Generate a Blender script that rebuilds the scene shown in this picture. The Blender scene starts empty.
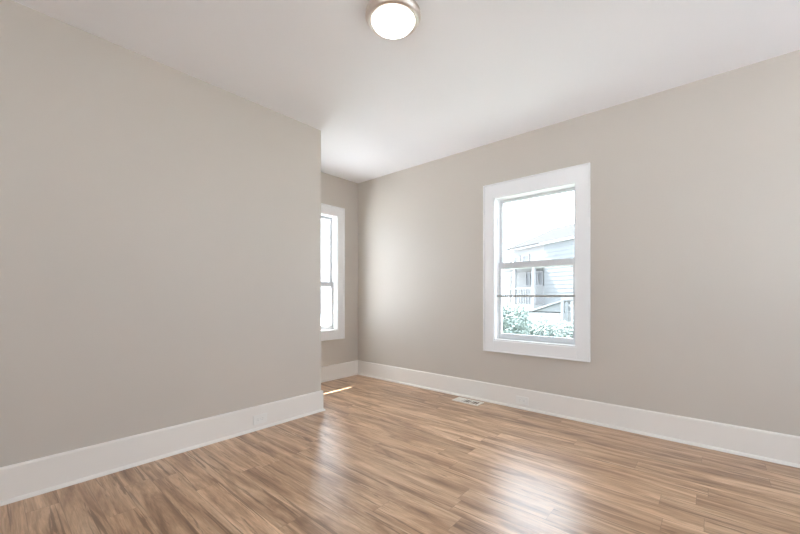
import bpy, bmesh, math, random
from mathutils import Vector, Matrix
random.seed(7)
R = math.radians
scn = bpy.context.scene
col = scn.collection

# ------------------------------------------------------------------ camera, sky, sun, exposure
EYE = 1.064          # lens height
YAW = 41.05          # degrees to the left of the room's long axis
SKY = 6.0
SUN = 32.0
cam_d = bpy.data.cameras.new('camera')
cam_d.sensor_width = 36.0
cam_d.lens = 36.0 * 360.0 / 800.0
cam_d.shift_y = 29.0 / 800.0
cam_d.clip_start = 0.02
cam_d.clip_end = 400
cam = bpy.data.objects.new('camera', cam_d)
cam.location = (0, 0, EYE)
cam.rotation_euler = (R(90), 0, R(YAW))
col.objects.link(cam)
scn.camera = cam

world = bpy.data.worlds.new('bright_sky')
scn.world = world
world.use_nodes = True
wn = world.node_tree
wn.nodes.clear()
wo = wn.nodes.new('ShaderNodeOutputWorld')
wb = wn.nodes.new('ShaderNodeBackground')
wc = wn.nodes.new('ShaderNodeTexCoord')
wz = wn.nodes.new('ShaderNodeTexNoise')
wz.inputs['Scale'].default_value = 2.2
wz.inputs['Detail'].default_value = 5
wr = wn.nodes.new('ShaderNodeValToRGB')
wr.color_ramp.elements[0].position = 0.35
wr.color_ramp.elements[0].color = (0.73, 0.855, 1.02, 1)
wr.color_ramp.elements[1].position = 0.65
wr.color_ramp.elements[1].color = (0.86, 0.925, 1.02, 1)
wn.links.new(wc.outputs['Generated'], wz.inputs['Vector'])
wn.links.new(wz.outputs['Fac'], wr.inputs['Fac'])
wn.links.new(wr.outputs['Color'], wb.inputs['Color'])
wd = wn.nodes.new('ShaderNodeVectorMath'); wd.operation = 'DOT_PRODUCT'      # brighter sky on the sun's side
wd.inputs[1].default_value = (-0.95, 0.20, 0.25)
wm = wn.nodes.new('ShaderNodeMapRange')
wm.inputs['From Min'].default_value = 0.0; wm.inputs['From Max'].default_value = 1.0
wm.inputs['To Min'].default_value = SKY; wm.inputs['To Max'].default_value = SKY * 1.25
wn.links.new(wc.outputs['Generated'], wd.inputs[0])
wn.links.new(wd.outputs['Value'], wm.inputs['Value'])
wn.links.new(wm.outputs['Result'], wb.inputs['Strength'])
wn.links.new(wb.outputs['Background'], wo.inputs['Surface'])

sun_d = bpy.data.lights.new('sun', 'SUN')
sun_d.energy = SUN
sun_d.angle = R(0.5)
sun_d.color = (1.0, 0.98, 0.96)
sun = bpy.data.objects.new('sun', sun_d)
sun.location = (-12, 4, 16)
sun.rotation_euler = Vector((0.455, -0.10, -0.650)).to_track_quat('-Z', 'Y').to_euler()
col.objects.link(sun)

scn.view_settings.view_transform = 'Standard'
scn.view_settings.look = 'None'
scn.view_settings.gamma = 1.0
scn.view_settings.exposure = 0.47
scn.view_settings.use_curve_mapping = False
scn.cycles.max_bounces = 14
scn.cycles.diffuse_bounces = 10
scn.cycles.transparent_max_bounces = 16
scn.cycles.sample_clamp_indirect = 8.0

# ------------------------------------------------------------------ dimensions (metres)
H = 2.60
XL, YC = -2.75, 2.04       # face and end of the left partition
XB = -3.66                 # back wall of the alcove
YR = 3.33                  # wall with the framed window
XS, YF = 1.70, -1.70       # the two walls behind the lens
T = 0.16
GZ = -0.32                 # ground outside

# ------------------------------------------------------------------ materials
def new_mat(name):
    m = bpy.data.materials.new(name)
    m.use_nodes = True
    nt = m.node_tree
    return m, nt, nt.nodes['Principled BSDF']

def paint(name, rgb, rough=0.5, var=0.03, scale=6.0, bump=0.0, bscale=300.0, metal=0.0, spec=0.5):
    m, nt, b = new_mat(name)
    tc = nt.nodes.new('ShaderNodeTexCoord')
    nz = nt.nodes.new('ShaderNodeTexNoise')
    nz.inputs['Scale'].default_value = scale
    nz.inputs['Detail'].default_value = 4
    nt.links.new(tc.outputs['Object'], nz.inputs['Vector'])
    rp = nt.nodes.new('ShaderNodeValToRGB')
    rp.color_ramp.elements[0].position = 0.3
    rp.color_ramp.elements[1].position = 0.7
    rp.color_ramp.elements[0].color = tuple(c * (1 - var) for c in rgb) + (1,)
    rp.color_ramp.elements[1].color = tuple(min(1, c * (1 + var)) for c in rgb) + (1,)
    nt.links.new(nz.outputs['Fac'], rp.inputs['Fac'])
    nt.links.new(rp.outputs['Color'], b.inputs['Base Color'])
    b.inputs['Roughness'].default_value = rough
    b.inputs['Metallic'].default_value = metal
    b.inputs['Specular IOR Level'].default_value = spec
    if bump:
        n2 = nt.nodes.new('ShaderNodeTexNoise')
        n2.inputs['Scale'].default_value = bscale
        nt.links.new(tc.outputs['Object'], n2.inputs['Vector'])
        bp = nt.nodes.new('ShaderNodeBump')
        bp.inputs['Strength'].default_value = bump
        bp.inputs['Distance'].default_value = 0.002
        nt.links.new(n2.outputs['Fac'], bp.inputs['Height'])
        nt.links.new(bp.outputs['Normal'], b.inputs['Normal'])
    return m

def wood_floor():
    m, nt, b = new_mat('floor_planks')
    N, L = nt.nodes, nt.links
    def math_(op, a, c=None, d=None):
        n = N.new('ShaderNodeMath'); n.operation = op
        for i, v in enumerate((a, c, d)):
            if v is None: continue
            if isinstance(v, (int, float)): n.inputs[i].default_value = v
            else: L.new(v, n.inputs[i])
        return n.outputs[0]
    def comb(x, y, z):
        n = N.new('ShaderNodeCombineXYZ')
        for i, v in enumerate((x, y, z)):
            if isinstance(v, (int, float)): n.inputs[i].default_value = v
            else: L.new(v, n.inputs[i])
        return n.outputs[0]
    tc = N.new('ShaderNodeTexCoord')
    sp = N.new('ShaderNodeSeparateXYZ'); L.new(tc.outputs['Object'], sp.inputs[0])
    x, y = sp.outputs[0], sp.outputs[1]
    PW, PL = 0.125, 1.22
    yr = math_('DIVIDE', y, PW)
    row = math_('FLOOR', yr)
    wn1 = N.new('ShaderNodeTexWhiteNoise'); wn1.noise_dimensions = '1D'
    L.new(row, wn1.inputs['W'])
    xo = math_('ADD', math_('DIVIDE', x, PL), math_('MULTIPLY', wn1.outputs['Value'], 7.3))
    colm = math_('FLOOR', xo)
    wn2 = N.new('ShaderNodeTexWhiteNoise'); wn2.noise_dimensions = '2D'
    L.new(comb(row, colm, 0), wn2.inputs['Vector'])
    rnd = wn2.outputs['Value']
    # grain coordinates, shifted for every plank
    gx = math_('ADD', math_('MULTIPLY', x, 1.0), math_('MULTIPLY', rnd, 37.0))
    gy = math_('ADD', y, math_('MULTIPLY', rnd, 11.0))
    def noise(sx, sy, detail, dist, rough=0.55):
        n = N.new('ShaderNodeTexNoise')
        n.inputs['Scale'].default_value = 1.0
        n.inputs['Detail'].default_value = detail
        n.inputs['Roughness'].default_value = rough
        n.inputs['Distortion'].default_value = dist
        L.new(comb(math_('MULTIPLY', gx, sx), math_('MULTIPLY', gy, sy), rnd), n.inputs['Vector'])
        return n.outputs['Fac']
    def ramp(v, stops):
        r = N.new('ShaderNodeValToRGB')
        e = r.color_ramp.elements
        e[0].position, e[0].color = stops[0][0], stops[0][1] + (1,)
        e[1].position, e[1].color = stops[-1][0], stops[-1][1] + (1,)
        for p, c in stops[1:-1]:
            k = e.new(p); k.color = c + (1,)
        L.new(v, r.inputs['Fac'])
        return r.outputs['Color']
    def mix(fac, a, c, mode='MIX'):
        n = N.new('ShaderNodeMix'); n.data_type = 'RGBA'; n.blend_type = mode
        if isinstance(fac, (int, float)): n.inputs[0].default_value = fac
        else: L.new(fac, n.inputs[0])
        for i, v in ((6, a), (7, c)):
            if isinstance(v, tuple): n.inputs[i].default_value = v + (1,)
            else: L.new(v, n.inputs[i])
        return n.outputs[2]
    broad = noise(1.0, 9.0, 7, 1.6, 0.62)
    base = ramp(broad, [(0.34, (0.225, 0.122, 0.066)), (0.45, (0.375, 0.228, 0.132)),
                        (0.55, (0.50, 0.330, 0.208)), (0.66, (0.62, 0.445, 0.305))])
    tone = ramp(rnd, [(0.0, (1.02, 0.99, 0.955)), (0.5, (1.15, 1.14, 1.125)), (1.0, (1.27, 1.26, 1.25))])
    c = mix(1.0, base, tone, 'MULTIPLY')
    fine = noise(7.0, 110.0, 5, 0.8, 0.65)
    c = mix(1.0, c, ramp(fine, [(0.35, (0.82, 0.80, 0.78)), (0.65, (1.12, 1.12, 1.12))]), 'MULTIPLY')
    streak = noise(1.15, 26.0, 7, 1.4, 0.62)
    sf = ramp(streak, [(0.585, (0, 0, 0)), (0.622, (1, 1, 1))])
    c = mix(math_('MULTIPLY', sf, 0.72), c, (0.165, 0.082, 0.039))
    pale = noise(0.9, 34.0, 3, 0.9)
    pf = ramp(pale, [(0.62, (0, 0, 0)), (0.74, (1, 1, 1))])
    c = mix(math_('MULTIPLY', pf, 0.40), c, (0.62, 0.455, 0.315))
    # knots
    vor = N.new('ShaderNodeTexVoronoi'); vor.inputs['Scale'].default_value = 1.0
    L.new(comb(math_('MULTIPLY', gx, 2.2), math_('MULTIPLY', gy, 7.5), 0), vor.inputs['Vector'])
    kf = ramp(vor.outputs['Distance'], [(0.03, (1, 1, 1)), (0.13, (0, 0, 0))])
    c = mix(math_('MULTIPLY', kf, 0.5), c, (0.17, 0.082, 0.04))
    # seams
    fy = math_('FRACT', yr); fx = math_('FRACT', xo)
    ey = math_('MULTIPLY', math_('MINIMUM', fy, math_('SUBTRACT', 1.0, fy)), PW)
    ex = math_('MULTIPLY', math_('MINIMUM', fx, math_('SUBTRACT', 1.0, fx)), PL)
    e = math_('MINIMUM', ey, ex)
    seam = math_('LESS_THAN', e, 0.0011)
    c = mix(math_('MULTIPLY', seam, 0.45), c, (0.12, 0.06, 0.03))
    L.new(c, b.inputs['Base Color'])
    rr = math_('ADD', 0.27, math_('MULTIPLY', fine, 0.10))
    L.new(rr, b.inputs['Roughness'])
    b.inputs['IOR'].default_value = 1.5
    b.inputs['Specular IOR Level'].default_value = 1.0
    bp = N.new('ShaderNodeBump')
    bp.inputs['Strength'].default_value = 0.16
    bp.inputs['Distance'].default_value = 0.0012
    hgt = math_('SUBTRACT', fine, math_('MULTIPLY', seam, 1.0))
    L.new(hgt, bp.inputs['Height'])
    L.new(bp.outputs['Normal'], b.inputs['Normal'])
    return m

def glass():
    m = bpy.data.materials.new('window_glass')
    m.use_nodes = True
    nt = m.node_tree
    nt.nodes.clear()
    o = nt.nodes.new('ShaderNodeOutputMaterial')
    mx = nt.nodes.new('ShaderNodeMixShader')
    tr = nt.nodes.new('ShaderNodeBsdfTransparent')
    gl = nt.nodes.new('ShaderNodeBsdfGlossy')
    lw = nt.nodes.new('ShaderNodeLayerWeight')        # facing term works alike from both sides of the pane
    lw.inputs['Blend'].default_value = 0.5
    pw = nt.nodes.new('ShaderNodeMath'); pw.operation = 'POWER'; pw.inputs[1].default_value = 5.0
    fr = nt.nodes.new('ShaderNodeMath'); fr.operation = 'MULTIPLY_ADD'
    fr.inputs[1].default_value = 0.9; fr.inputs[2].default_value = 0.03
    nt.links.new(lw.outputs['Facing'], pw.inputs[0])
    nt.links.new(pw.outputs[0], fr.inputs[0])
    tr.inputs['Color'].default_value = (0.96, 0.975, 0.97, 1)
    gl.inputs['Roughness'].default_value = 0.02
    nt.links.new(fr.outputs[0], mx.inputs[0])
    nt.links.new(tr.outputs[0], mx.inputs[1])
    nt.links.new(gl.outputs[0], mx.inputs[2])
    nt.links.new(mx.outputs[0], o.inputs['Surface'])
    return m

def lamp_glass():
    m, nt, b = new_mat('opal_lamp_glass')
    b.inputs['Base Color'].default_value = (0.95, 0.94, 0.92, 1)
    b.inputs['Roughness'].default_value = 0.25
    b.inputs['Emission Color'].default_value = (1.0, 0.97, 0.93, 1)
    b.inputs['Emission Strength'].default_value = 4.5
    return m

M = {
    'wall': paint('greige_wall_paint', (0.575, 0.528, 0.474), 0.55, 0.012, 1.5, 0.12, 260),
    'ceiling': paint('white_ceiling_paint', (0.855, 0.85, 0.87), 0.7, 0.01, 1.2, 0.10, 180),
    'trim': paint('white_trim_paint', (0.83, 0.795, 0.75), 0.32, 0.008, 2.0),
    'casing': paint('bright_white_casing_paint', (0.86, 0.86, 0.865), 0.32, 0.006, 2.0),
    'sash': paint('grey_white_vinyl', (0.66, 0.675, 0.69), 0.35, 0.01, 3.0),
    'rail': paint('grey_rail_vinyl', (0.42, 0.42, 0.41), 0.4, 0.04, 9.0),
    'plate': paint('white_plastic_plate', (0.84, 0.825, 0.79), 0.3, 0.006, 20),
    'slot': paint('grey_slot', (0.42, 0.41, 0.40), 0.6, 0.02, 20),
    'vent': paint('cream_vent_enamel', (0.86, 0.82, 0.76), 0.35, 0.02, 30),
    'duct': paint('brown_duct_shade', (0.19, 0.145, 0.11), 0.6, 0.08, 20),
    'nickel': paint('brushed_nickel', (0.74, 0.67, 0.62), 0.42, 0.03, 60, metal=1.0),
    'floor': wood_floor(),
    'glass': glass(),
    'lamp': lamp_glass(),
    'house': paint('pale_house_siding', (0.27, 0.27, 0.27), 0.9, 0.03, 2, spec=0.1),
    'roof': paint('pale_roof_shingle', (0.045, 0.0455, 0.0465), 0.95, 0.03, 8, spec=0.05),
    'bay': paint('grey_bay_siding', (0.165, 0.17, 0.175), 0.9, 0.04, 4, spec=0.1),
    'pane': paint('grey_house_pane', (0.15, 0.155, 0.165), 0.5, 0.08, 5),
    'post': paint('white_porch_paint', (0.26, 0.26, 0.265), 0.7, 0.03, 5),
    'porch': paint('grey_porch_rail_paint', (0.19, 0.195, 0.2), 0.8, 0.08, 3),  # plain grey of the porch railing
    'pole': paint('weathered_pole', (0.10, 0.10, 0.095), 0.9, 0.08, 5),
    'bark': paint('grey_bark', (0.11, 0.105, 0.10), 0.9, 0.15, 12),
    'leaf': paint('sage_leaf', (0.22, 0.26, 0.243), 0.7, 0.12, 3),
    'leaf2': paint('pale_green_leaf', (0.22, 0.265, 0.243), 0.7, 0.12, 3),
    'ground': paint('pale_concrete_ground', (0.535, 0.545, 0.565), 0.95, 0.08, 0.8),
    'bounce_damper': paint('grey_green_bounce_damper', (0.17, 0.20, 0.17), 0.95, 0.15, 4),
    'brick': paint('pinkish_board_siding', (0.42, 0.41, 0.41), 0.85, 0.05, 3),
    'batten': paint('pinkish_grey_batten', (0.19, 0.175, 0.178), 0.9, 0.03, 5, spec=0.1),
    'shed': paint('grey_shed_board', (0.17, 0.175, 0.18), 0.85, 0.05, 6),
}

# ------------------------------------------------------------------ helpers
def box(bm, a, b, bev=0.0, seg=2):
    x0, x1 = sorted((a[0], b[0])); y0, y1 = sorted((a[1], b[1])); z0, z1 = sorted((a[2], b[2]))
    r = bmesh.ops.create_cube(bm, size=1.0)
    vs = r['verts']
    bmesh.ops.scale(bm, vec=(x1 - x0, y1 - y0, z1 - z0), verts=vs)
    bmesh.ops.translate(bm, vec=((x0 + x1) / 2, (y0 + y1) / 2, (z0 + z1) / 2), verts=vs)
    if bev:
        es = list({e for v in vs for e in v.link_edges})
        bmesh.ops.bevel(bm, geom=es, offset=bev, segments=seg, profile=0.6, affect='EDGES')

def prism(bm, pts, axis, lo, hi):
    """extrude a closed 2-D outline; axis = 'x' | 'y' | 'z' is the extrusion axis"""
    def P(p, t):
        return {'x': (t, p[0], p[1]), 'y': (p[0], t, p[1]), 'z': (p[0], p[1], t)}[axis]
    a = [bm.verts.new(P(p, lo)) for p in pts]
    b = [bm.verts.new(P(p, hi)) for p in pts]
    n = len(pts)
    for i in range(n):
        j = (i + 1) % n
        bm.faces.new((a[i], a[j], b[j], b[i]))
    bm.faces.new(a[::-1]); bm.faces.new(b)

def lathe(bm, prof, n=64):
    rings = []
    for r, z in prof:
        if r < 1e-6:
            rings.append([bm.verts.new((0, 0, z))])
        else:
            rings.append([bm.verts.new((r * math.cos(2 * math.pi * k / n), r * math.sin(2 * math.pi * k / n), z)) for k in range(n)])
    for a, b in zip(rings, rings[1:]):
        for k in range(n):
            q = (k + 1) % n
            f = [a[k % len(a)], a[q % len(a)], b[q % len(b)], b[k % len(b)]]
            f = list(dict.fromkeys(f))
            if len(f) > 2: bm.faces.new(f)

def tube(bm, pts, radii, n=10):
    rings = []
    for i, p in enumerate(pts):
        d = (Vector(pts[min(i + 1, len(pts) - 1)]) - Vector(pts[max(i - 1, 0)])).normalized()
        u = d.orthogonal().normalized(); v = d.cross(u)
        rings.append([bm.verts.new(Vector(p) + radii[i] * (math.cos(t) * u + math.sin(t) * v)) for t in [2 * math.pi * k / n for k in range(n)]])
    for a, b in zip(rings, rings[1:]):
        for k in range(n):
            bm.faces.new((a[k], a[(k + 1) % n], b[(k + 1) % n], b[k]))
    bm.faces.new(rings[0]); bm.faces.new(rings[-1])

def obj(name, bm, mat, parent=None, smooth=False):
    bmesh.ops.recalc_face_normals(bm, faces=bm.faces)
    me = bpy.data.meshes.new(name)
    bm.to_mesh(me); bm.free()
    me.materials.append(M[mat])
    if smooth:
        for p in me.polygons: p.use_smooth = True
    o = bpy.data.objects.new(name, me)
    col.objects.link(o)
    if parent: o.parent = parent
    return o

def thing(name, label, cat, loc=(0, 0, 0), rz=0.0, group=None):
    o = bpy.data.objects.new(name, None)
    o.empty_display_size = 0.1
    o.location = loc; o.rotation_euler = (0, 0, rz)
    col.objects.link(o)
    o['label'] = label; o['category'] = cat
    if group: o['group'] = group
    return o

def tag(o, label, cat, group=None):
    o['label'] = label; o['category'] = cat
    if group: o['group'] = group
    return o

def struct(name, bm, mat, label=None, cat=None, parent=None):
    o = obj(name, bm, mat, parent)
    if parent is None:
        o['kind'] = 'structure'
        if label: o['label'] = label
        if cat: o['category'] = cat
    return o

# ------------------------------------------------------------------ room shell
def wall_with_hole(bm, axis, face, back, lo, hi, hole, z0=0.0, z1=H):
    """axis 'x': wall runs along X at y = face..back; axis 'y': runs along Y at x = face..back"""
    h0, h1, hz0, hz1 = hole
    for (a, b, c, d) in ((lo, h0, z0, z1), (h1, hi, z0, z1), (h0, h1, z0, hz0), (h0, h1, hz1, z1)):
        if axis == 'x': box(bm, (a, face, c), (b, back, d))
        else: box(bm, (face, a, c), (back, b, d))

W1 = (-1.655, -0.885, 0.622, 2.045)     # framed window, along X
W2 = (2.20, 2.972, 0.622, 2.095)        # alcove window, along Y
W3 = (-0.9, 0.9, 0.60, 2.10)            # added for fill light behind the lens, along X
W4 = (1.75, 2.85, 0.75, 2.15)             # added for fill light behind the lens, along Y

bm = bmesh.new(); box(bm, (XB, YF, -0.12), (XS, YR, 0.0))
struct('floor', bm, 'floor', 'wood plank floor with brown and tan grain', 'floor')
bm = bmesh.new(); box(bm, (XB - T, YF - T, H), (XS + T, YR + T, H + 0.14))
struct('ceiling', bm, 'ceiling', 'smooth white ceiling', 'ceiling')
bm = bmesh.new()
box(bm, (XL - 0.12, YF, 0), (XL, YC, H))
box(bm, (XB, YC - 0.12, 0), (XL - 0.12, YC, H))
struct('wall_left', bm, 'wall', 'greige wall on the left with outside corner', 'wall')
bm = bmesh.new(); wall_with_hole(bm, 'x', YR, YR + T, XB - T, XS + T, W1)
struct('wall_right', bm, 'wall', 'greige wall with the framed window', 'wall')
bm = bmesh.new(); wall_with_hole(bm, 'y', XB, XB - T, YF - T, YR, W2)
struct('wall_back', bm, 'wall', 'greige alcove wall with the narrow window', 'wall')
bm = bmesh.new(); wall_with_hole(bm, 'x', YF, YF - T, XB, XS + T, W3)
struct('wall_front', bm, 'wall', 'greige wall behind the viewer', 'wall')
bm = bmesh.new(); wall_with_hole(bm, 'y', XS, XS + T, YF, YR, W4)
struct('wall_side', bm, 'wall', 'greige wall to the far right of the viewer', 'wall')

# slabs added out of view to block sun, over alcove and framed windows
bm = bmesh.new(); box(bm, (-5.068, YF - 0.6, 2.70), (XB - T, YR + 0.6, 2.84))
struct('sun_blocker_1', bm, 'trim', 'added roof slab trimming the sun outside the alcove window', 'roof')
bm = bmesh.new(); box(bm, (XB - T, YR + T, 2.62), (XS + 0.6, YR + T + 0.42, 2.74))
struct('sun_blocker_2', bm, 'trim', 'added eave slab blocking sun above the framed window', 'roof')

# ---- baseboards with a shoe moulding along the floor
BH, BT = 0.188, 0.016
def board_profile(s=1):
    return [(0, 0), (s * BT, 0), (s * BT, BH - 0.010), (s * (BT - 0.003), BH - 0.003), (s * (BT - 0.007), BH), (0, BH)]
def shoe_profile(s=1, w=0.014, h=0.019):
    pts = [(s * BT, 0)]
    for k in range(7):
        t = math.pi / 2 * k / 6
        pts.append((s * (BT + w * math.cos(t)), h * math.sin(t)))
    return pts
def off(p, d): return [(a + d, b) for a, b in p]

# right wall (profile in Y-Z, extruded along X)
bm = bmesh.new(); prism(bm, off(board_profile(-1), YR), 'x', XB, XS)
br = struct('baseboard_right', bm, 'trim', 'tall white baseboard under the framed window', 'baseboard')
bm = bmesh.new(); prism(bm, off(shoe_profile(-1), YR), 'x', XB + BT, XS)
obj('shoe_moulding', bm, 'trim', br)
# alcove back wall (profile in X-Z, extruded along Y)
bm = bmesh.new(); prism(bm, off(board_profile(1), XB), 'y', YC, YR - BT)
bb = struct('baseboard_back', bm, 'trim', 'tall white baseboard in the alcove', 'baseboard')
bm = bmesh.new(); prism(bm, off(shoe_profile(1), XB), 'y', YC + BT, YR - BT)
obj('shoe_moulding', bm, 'trim', bb)
# left partition with return round its outside corner
def l_board(prof):
    bm = bmesh.new()
    a = [bm.verts.new((XL + o_, YF, z)) for o_, z in prof]
    b = [bm.verts.new((XL + o_, YC + o_, z)) for o_, z in prof]
    c = [bm.verts.new((XB + BT, YC + o_, z)) for o_, z in prof]
    n = len(prof)
    for p, q in ((a, b), (b, c)):
        for i in range(n):
            j = (i + 1) % n
            bm.faces.new((p[i], p[j], q[j], q[i]))
    bm.faces.new(a); bm.faces.new(c)
    return bm
bl = struct('baseboard_left', l_board(board_profile(1)), 'trim', 'tall white baseboard on the left wall', 'baseboard')
obj('shoe_moulding', l_board(shoe_profile(1)), 'trim', bl)
# the two walls behind the lens
bm = bmesh.new(); prism(bm, off(board_profile(1), YF), 'x', XL + BT, XS)
struct('baseboard_front', bm, 'trim', 'white baseboard behind the viewer', 'baseboard')
bm = bmesh.new(); prism(bm, off(board_profile(-1), XS), 'y', YF + BT, YR - BT)
struct('baseboard_side', bm, 'trim', 'white baseboard at far right', 'baseboard')

# ------------------------------------------------------------------ windows
def frame_parts(root, w0, w1, z0, z1, meet, bar=None, casing=(0.094, 0.094, 0.100, 0.122)):
    """built in local axes: u along the wall (x), +y outward, z up"""
    cl, cr, cb, ct = casing
    D = 0.018
    # casing boards, mitre-free picture frame with a raised outer bead
    bm = bmesh.new()
    box(bm, (w0 - cl, -D, z0 - cb), (w0, 0, z1 + ct), 0.003)
    box(bm, (w1, -D, z0 - cb), (w1 + cr, 0, z1 + ct), 0.003)
    box(bm, (w0, -D, z1), (w1, 0, z1 + ct), 0.002)
    box(bm, (w0, -D, z0 - cb), (w1, 0, z0), 0.002)
    obj('casing', bm, 'casing', root)
    bm = bmesh.new()
    b_ = 0.013
    box(bm, (w0 - cl - b_, -0.026, z0 - cb - b_), (w0 - cl, 0, z1 + ct + b_), 0.004)
    box(bm, (w1 + cr, -0.026, z0 - cb - b_), (w1 + cr + b_, 0, z1 + ct + b_), 0.004)
    box(bm, (w0 - cl, -0.026, z1 + ct), (w1 + cr, 0, z1 + ct + b_), 0.004)
    box(bm, (w0 - cl, -0.026, z0 - cb - b_), (w1 + cr, 0, z0 - cb), 0.004)
    obj('back_band', bm, 'casing', root)
    # jamb liner
    j = 0.012
    bm = bmesh.new()
    box(bm, (w0, -D * .5, z0), (w0 + j, T, z1)); box(bm, (w1 - j, -D * .5, z0), (w1, T, z1))
    box(bm, (w0 + j, -D * .5, z1 - j), (w1 - j, T, z1))
    obj('jamb', bm, 'casing', root)
    bm = bmesh.new(); box(bm, (w0 + j, -D * .5, z0), (w1 - j, T + 0.03, z0 + 0.014), 0.002)
    obj('sill', bm, 'casing', root)
    a0, a1 = w0 + j, w1 - j
    zt, zb = z1 - j, z0 + 0.014
    # upper sash (outer track)
    def sash(name, y0, y1, zl, zh, st, rb, rt):
        bm = bmesh.new()
        box(bm, (a0, y0, zl), (a0 + st, y1, zh), 0.003)
        box(bm, (a1 - st, y0, zl), (a1, y1, zh), 0.003)
        box(bm, (a0 + st, y0, zl), (a1 - st, y1, zl + rb), 0.003)
        box(bm, (a0 + st, y0, zh - rt), (a1 - st, y1, zh), 0.003)
        s = obj(name, bm, 'sash', root)
        bm = bmesh.new(); ym = (y0 + y1) / 2
        box(bm, (a0 + st - .004, ym - 0.002, zl + rb - .004), (a1 - st + .004, ym + 0.002, zh - rt + .004))
        obj('glass_pane', bm, 'glass', s)
        return s
    up = sash('upper_sash', 0.098, 0.130, meet - 0.034, zt, 0.036, 0.066, 0.030)
    lo = sash('lower_sash', 0.062, 0.094, zb, meet + 0.030, 0.036, 0.054, 0.060)
    # side tracks
    bm = bmesh.new()
    box(bm, (a0, 0.050, zb), (a0 + 0.010, 0.060, zt)); box(bm, (a1 - 0.010, 0.050, zb), (a1, 0.060, zt))
    obj('sash_stop', bm, 'casing', root)
    if bar:
        bm = bmesh.new(); box(bm, (a0 + 0.002, 0.036, bar - 0.011), (a1 - 0.002, 0.061, bar + 0.011), 0.003)
        obj('cross_rail', bm, 'rail', root)

def window(name, origin, rz, *a, label=None, **k):
    root = bpy.data.objects.new(name, None)
    root.location = origin; root.rotation_euler = (0, 0, rz)
    col.objects.link(root)
    root['kind'] = 'structure'
    if label: root['label'] = label; root['category'] = 'window'
    frame_parts(root, *a, **k)
    return root

window('window_1', (0, YR, 0), 0, W1[0], W1[1], W1[2], W1[3], 1.368, 1.064,
       label='white double-hung window with wide casing on the right wall')
# alcove window: local x -> world +Y, local y -> world -X
window('window_2', (XB, 0, 0), R(90), W2[0], W2[1], W2[2], W2[3], 1.215, None,
       label='white window partly hidden behind the left wall corner', casing=(0.10, 0.092, 0.10, 0.10))
window('fill_window_3', (0, YF, 0), R(180), -W3[1], -W3[0], W3[2], W3[3], 1.35, None, label='added wide window behind the viewer for fill light')
window('fill_window_4', (XS, 0, 0), R(-90), -W4[1], -W4[0], W4[2], W4[3], 1.35, None, label='added wide window at the far right for fill light')

# sky portals in the four openings (guide sampling only, they give off no light)
def portal(name, loc, rot, sx, sy):
    d = bpy.data.lights.new(name, 'AREA')
    d.shape = 'RECTANGLE'; d.size = sx; d.size_y = sy
    d.cycles.is_portal = True
    o = bpy.data.objects.new(name, d)
    o.location = loc; o.rotation_euler = rot
    col.objects.link(o)
def wc_(w): return ((w[0] + w[1]) / 2, (w[2] + w[3]) / 2, w[1] - w[0], w[3] - w[2])
c, z, w, h = wc_(W1); portal('sky_portal', (c, YR + T + .02, z), (R(-90), 0, 0), w, h)
c, z, w, h = wc_(W2); portal('sky_portal', (XB - T - .02, c, z), (R(-90), 0, R(90)), w, h)
c, z, w, h = wc_(W3); portal('sky_portal', (c, YF - T - .02, z), (R(90), 0, 0), w, h)
c, z, w, h = wc_(W4); portal('sky_portal', (XS + T + .02, c, z), (R(90), 0, R(90)), w, h)

# ------------------------------------------------------------------ things in the room
# flush ceiling light
t = thing('ceiling_light', 'round flush ceiling light with glowing white dome and nickel rim', 'ceiling light', (-1.317, 1.455, H))
bm = bmesh.new()
lathe(bm, [(0, 0), (0.148, 0), (0.150, -0.004), (0.150, -0.020), (0.149, -0.024), (0.145, -0.026), (0.144, -0.032), (0.139, -0.039), (0.131, -0.043), (0.124, -0.044), (0.117, -0.043), (0.1155, -0.038), (0.1155, -0.030), (0, -0.030)])
obj('rim', bm, 'nickel', t, True)
bm = bmesh.new()
pr = [(0.1145, -0.034), (0.1145, -0.040)]
for k in range(1, 11):
    a = math.pi / 2 * k / 10
    pr.append((0.1145 * math.cos(a), -0.040 - 0.050 * math.sin(a)))
pr[-1] = (0, pr[-1][1])
lathe(bm, pr)
obj('diffuser', bm, 'lamp', t, True)

# floor register
t = thing('floor_vent', 'cream metal floor vent with dark slots beside the right baseboard', 'floor vent', (-1.868, 3.185, 0))
LX, LY = 0.292, 0.138
bm = bmesh.new()
bw = 0.026
box(bm, (-LX / 2, -LY / 2, 0), (LX / 2, -LY / 2 + bw, 0.006), 0.002)
box(bm, (-LX / 2, LY / 2 - bw, 0), (LX / 2, LY / 2, 0.006), 0.002)
box(bm, (-LX / 2, -LY / 2 + bw, 0), (-LX / 2 + bw, LY / 2 - bw, 0.006), 0.002)
box(bm, (LX / 2 - bw, -LY / 2 + bw, 0), (LX / 2, LY / 2 - bw, 0.006), 0.002)
for q in (-1, 1):
    cx = q * (LX - 2 * bw) / 6
    box(bm, (cx - 0.006, -LY / 2 + bw, 0), (cx + 0.006, LY / 2 - bw, 0.0055))
obj('frame', bm, 'vent', t)
bm = bmesh.new(); box(bm, (-LX / 2 + bw, -LY / 2 + bw, 0.0004), (LX / 2 - bw, LY / 2 - bw, 0.0014))
obj('duct_shade_sheet', bm, 'duct', t)  # flat sheet whose dark colour stands in for shade inside the duct
cell = (LX - 2 * bw) / 3
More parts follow.
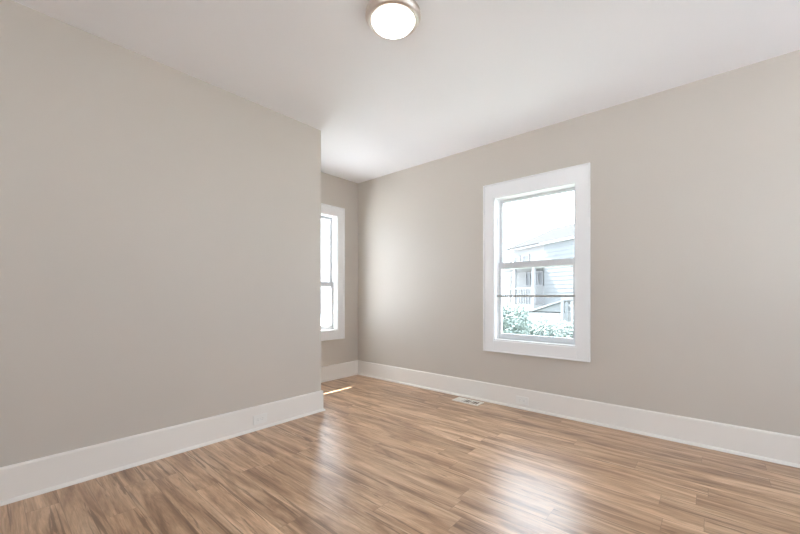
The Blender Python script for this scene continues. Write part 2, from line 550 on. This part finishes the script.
for q in range(3):
    x0 = -LX / 2 + bw + q * cell
    nl = 4 if q == 0 else 2
    for k in range(nl):
        bm = bmesh.new()
        xx = x0 + 0.012 + (k + 0.5) * (cell - 0.02) / nl
        lean = 0.012 if q == 0 else 0.0
        prism(bm, [(xx - 0.0025 - lean, 0.0052), (xx + 0.0015, 0.0052), (xx + 0.0015, 0.0030), (xx - 0.0025 - lean * 1.2, 0.0016)], 'y', -LY / 2 + bw, LY / 2 - bw)
        obj('louver', bm, 'vent', t)

# outlets set sideways into the baseboards: local x along the board, local -y into the room
def outlet(loc, rz, label):
    t = thing('wall_outlet', label, 'outlet', loc, rz, 'outlets in the baseboards')
    bm = bmesh.new(); box(bm, (-0.059, -0.006, -0.037), (0.059, 0, 0.037), 0.0025)
    obj('cover_plate', bm, 'plate', t)
    for s in (-1, 1):
        bm = bmesh.new()
        pts = []
        for k in range(20):
            a = 2 * math.pi * k / 20
            pts.append((s * 0.0195 + max(-0.0135, min(0.0135, 0.0165 * math.cos(a))), 0.0165 * math.sin(a)))
        prism(bm, pts, 'y', -0.0078, -0.0055)
        so = obj('socket', bm, 'plate', t)
        bm = bmesh.new()
        box(bm, (s * 0.0195 - 0.005, -0.0081, 0.0045), (s * 0.0195 + 0.004, -0.0077, 0.0065))
        box(bm, (s * 0.0195 - 0.005, -0.0081, -0.0065), (s * 0.0195 + 0.004, -0.0077, -0.0045))
        obj('slots', bm, 'slot', so)
    bm = bmesh.new(); tube(bm, [(0, -0.0072, 0), (0, -0.0058, 0)], [0.0028, 0.0028], 12)
    obj('screw', bm, 'sash', t)
outlet((XL + BT, 1.436, 0.082), R(90), 'white outlet plate in the baseboard of the left wall')
outlet((-1.358, YR - BT, 0.080), 0, 'white outlet plate in the right baseboard below the framed window')

# ------------------------------------------------------------------ outside
bm = bmesh.new(); box(bm, (-70, -50, GZ - 0.2), (60, 90, GZ))
o = struct('ground', bm, 'ground', 'pale ground outside the windows', 'ground')
bm = bmesh.new(); box(bm, (-10.0, YR + T + 0.02, GZ - 0.05), (7.0, 14.0, GZ + 0.012))
struct('bounce_damper', bm, 'bounce_damper', 'added grey green slab outside the framed window, cuts ground bounce', 'bounce_damper')  # unseen darker strip, added to weaken light bounced onto the ceiling
bm = bmesh.new(); box(bm, (XB - T, YF - T, GZ - 0.02), (XS + T, YR + T, -0.12))
struct('trim_3', bm, 'bay', 'foundation under the room', 'foundation')

# house across the yard, seen through the framed window
ang = math.atan2(-0.502, 0.865)
ho = thing('house', 'pale gabled house across the yard outside the framed window', 'house', (-6.33, 16.0, GZ), ang)
g = -GZ
bm = bmesh.new()
prism(bm, [(0, 0), (0, 3.28 + g), (2.6, 4.42 + g - .1), (5.2, 3.28 + g), (5.2, 0)], 'x', -1.0, 9.0)
obj('wall', bm, 'house', ho)
bm = bmesh.new()
prism(bm, [(-0.30, 3.20 + g), (-0.30, 3.29 + g), (2.6, 4.50 + g), (5.5, 3.29 + g), (5.5, 3.20 + g), (2.6, 4.40 + g)], 'x', -1.25, 9.25)
rf = obj('roof', bm, 'roof', ho)
bm = bmesh.new(); box(bm, (-1.25, -0.36, 3.16 + g), (9.25, -0.30, 3.23 + g))
obj('gutter', bm, 'shed', ho)
def hwin(x0, x1, z0, z1, y=-0.03, n=1):
    bm = bmesh.new()
    b_ = 0.05
    box(bm, (x0 - b_, y - 0.03, z0 + g - b_), (x0, 0, z1 + g + b_)); box(bm, (x1, y - 0.03, z0 + g - b_), (x1 + b_, 0, z1 + g + b_))
    box(bm, (x0, y - 0.03, z0 + g - b_), (x1, 0, z0 + g)); box(bm, (x0, y - 0.03, z1 + g), (x1, 0, z1 + g + b_))
    for k in range(1, n):
        xm = x0 + (x1 - x0) * k / n
        box(bm, (xm - 0.02, y - 0.03, z0 + g), (xm + 0.02, 0, z1 + g))
    w = obj('house_window', bm, 'post', ho)
    bm = bmesh.new(); box(bm, (x0, y, z0 + g), (x1, -0.002, z1 + g))
    obj('pane', bm, 'pane', w)
hwin(-0.85, -0.50, 2.60, 2.88)
hwin(-0.20, 0.15, 2.58, 2.86)
hwin(1.72, 2.10, 2.45, 2.66, n=2)
hwin(0.0, 1.05, 1.55, 2.08, n=4)
hwin(1.3, 2.0, 1.15, 1.92, n=2)
hwin(4.2, 5.2, 1.2, 2.3, n=2); hwin(6.2, 7.2, 1.2, 2.3, n=2)
bm = bmesh.new(); box(bm, (2.25, -1.0, 0), (3.8, 0, 3.02 + g))
bay = obj('bay', bm, 'bay', ho)
bm = bmesh.new()
for k in range(12):
    zz = g + 1.2 + k * 0.15
    box(bm, (2.24, -1.012, zz), (3.81, -1.0, zz + 0.006))
obj('siding_line', bm, 'shed', bay)
bm = bmesh.new(); box(bm, (2.15, -1.15, 3.02 + g), (3.9, 0.0, 3.10 + g))
obj('bay_roof', bm, 'house', ho)
# porch along the lower front
bm = bmesh.new(); box(bm, (-1.6, -1.5, 2.16 + g), (2.25, 0, 2.26 + g))
obj('porch_roof', bm, 'house', ho)
bm = bmesh.new(); box(bm, (-1.6, -1.5, 0), (2.25, 0, 0.72 + g))
obj('porch_floor', bm, 'house', ho)
for x in (-1.5, -0.25, 1.0, 2.15):
    bm = bmesh.new(); box(bm, (x - 0.05, -1.45, 0.72 + g), (x + 0.05, -1.35, 2.16 + g))
    obj('porch_post', bm, 'post', ho)
bm = bmesh.new()
box(bm, (-1.5, -1.43, 1.33 + g), (2.15, -1.37, 1.39 + g))
for k in range(25):
    x = -1.45 + k * 0.15
    box(bm, (x - 0.013, -1.415, 0.72 + g), (x + 0.013, -1.385, 1.33 + g))
obj('porch_railing', bm, 'porch', ho)

# utility pole left of the house
t = thing('utility_pole', 'thin grey utility pole left of the pale gabled house', 'pole', (-8.87, 20.0, GZ))
bm = bmesh.new(); tube(bm, [(0, 0, 0), (0, 0, 2.5), (0, 0, 5.05)], [0.085, 0.07, 0.055], 12)
obj('shaft', bm, 'pole', t, True)
bm = bmesh.new(); tube(bm, [(0, 0, 5.05), (0, 0, 5.09)], [0.07, 0.05], 12)
obj('cap', bm, 'shed', t)

# low shed with a sloping roof between hedge and house
t = thing('shed', 'low white shed with sloping grey roof behind the low hedge', 'shed', (-4.1, 11.6, GZ))
bm = bmesh.new(); box(bm, (-0.95, 0, 0), (0.62, 1.0, 0.86))
obj('wall', bm, 'house', t)
bm = bmesh.new(); prism(bm, [(-0.28, 0.89), (0.56, 1.19), (0.56, 0.89)], 'y', 0.02, 0.98)
obj('roof_end', bm, 'shed', t)
bm = bmesh.new(); prism(bm, [(-0.95, 0.86), (-0.32, 0.89), (0.62, 1.225), (0.62, 1.265), (-0.36, 0.94), (-0.95, 0.90)], 'y', -0.06, 1.04)
obj('roof', bm, 'post', t)
bm = bmesh.new(); box(bm, (0.56, -0.03, 0), (0.64, 0.04, 1.24))
obj('corner_post', bm, 'post', t)

# picket fence right of the shed
t = thing('picket_fence', 'pale picket fence right of the low shed', 'fence', (-3.2, 11.0, GZ))
bm = bmesh.new(); box(bm, (0, 0.02, 1.08), (2.4, 0.06, 1.14)); box(bm, (0, 0.02, 0.35), (2.4, 0.06, 0.41))
obj('rail', bm, 'post', t)
for k in range(17):
    bm = bmesh.new(); x = k * 0.147
    w = 0.045 if k % 8 == 0 else 0.03
    prism(bm, [(x - w, 0), (x + w, 0), (x + w, 1.17), (x, 1.23), (x - w, 1.17)], 'y', -0.01, 0.02)
    obj('picket', bm, 'post' if k % 2 else 'bay', t)

# planting: each plant has stems and its own crown of leaves
def leaves(bm, centre, rad, n, size):
    for _ in range(n):
        while True:
            v = Vector((random.uniform(-1, 1), random.uniform(-1, 1), random.uniform(-1, 1)))
            if 0.35 < v.length < 1: break
        p = Vector(centre) + Vector((v.x * rad[0], v.y * rad[1], v.z * rad[2]))
        if p.z < 0.02: p.z = random.uniform(0.02, 0.1)
        a = Vector((random.gauss(0, 1), random.gauss(0, 1), random.gauss(0, .7))).normalized()
        b = a.orthogonal().normalized()
        s = size * random.uniform(0.6, 1.3)
        q = [p - a * s, p + b * s * .45, p + a * s, p - b * s * .45]
        bm.faces.new([bm.verts.new(x) for x in q])
def shrub(name, label, loc, blobs, n, size, mat, stems, cat='shrub', group=None):
    t = thing(name, label, cat, loc, 0, group)
    for (sx, sy, h, r) in stems:
        bm = bmesh.new(); tube(bm, [(sx * .4, sy * .4, 0), (sx * .8, sy, h * .5), (sx, sy, h)], [r, r * .8, r * .4], 8)
        obj('stem', bm, 'bark', t, True)
    bm = bmesh.new()
    for c_, r_ in blobs: leaves(bm, c_, r_, n, size)
    obj('foliage', bm, mat, t)
shrub('shrub', 'taller sage green shrub at the lower left of the framed window', (-3.55, 8.0, GZ),
      [((-0.1, 0, 0.5), (0.5, 0.45, 0.55)), ((0.15, 0.05, 0.78), (0.28, 0.28, 0.42)), ((-0.28, 0, 0.85), (0.3, 0.3, 0.55))], 1500, 0.036, 'leaf2',
      [(-0.3, 0, 1.45, 0.02), (-0.05, 0.1, 1.35, 0.018), (0.2, -0.05, 1.25, 0.016), (0.38, 0.05, 1.1, 0.014)])
t = thing('hedge', 'low sage green hedge in front of the low white shed', 'hedge', (-3.0, 9.0, GZ))
bm = bmesh.new()
for k in range(9):
    leaves(bm, (-0.85 + k * 0.24 + random.uniform(-.05, .05), random.uniform(-.1, .1), 0.42), (0.24, 0.42, 0.44 + random.uniform(-.04, .05)), 1100, 0.034)
obj('foliage', bm, 'leaf', t)
for k in range(5):
    bm = bmesh.new(); x = -0.8 + k * 0.42
    tube(bm, [(x, 0, 0), (x + .05, 0.03, .4), (x - .04, 0, .7)], [0.02, 0.016, 0.006], 8)
    obj('stem', bm, 'bark', t, True)
bm = bmesh.new(); box(bm, (-5.4, 10.4, GZ), (-1.0, 10.55, 0.66 + 0.0), 0.01)
bm.free()

# neighbour's house beyond the alcove window
nh = thing('neighbouring_house', 'pale board-sided house outside the alcove window', 'house', (-24.0, 13.0, GZ))
bm = bmesh.new(); box(bm, (-6, -2, 0), (0, 8, 7.9)); obj('wall', bm, 'brick', nh)
bm = bmesh.new()
for k in range(20):
    y = -1.9 + k * 0.5
    box(bm, (0, y - 0.07, 6.3), (0.05, y + 0.07, 7.9))
obj('batten', bm, 'batten', nh)
bm = bmesh.new(); prism(bm, [(-6.5, 7.8), (-3, 9.4), (0.5, 7.8), (0.5, 7.95), (-3, 9.6), (-6.5, 7.95)], 'y', -2.3, 8.3)
obj('roof', bm, 'brick', nh)
bm = bmesh.new(); box(bm, (0, -0.1, 1.1), (0.05, 1.0, 2.6)); obj('house_window', bm, 'post', nh)
bm = bmesh.new(); box(bm, (0.05, 0.0, 1.2), (0.06, 0.9, 2.5)); obj('pane', bm, 'pane', nh)
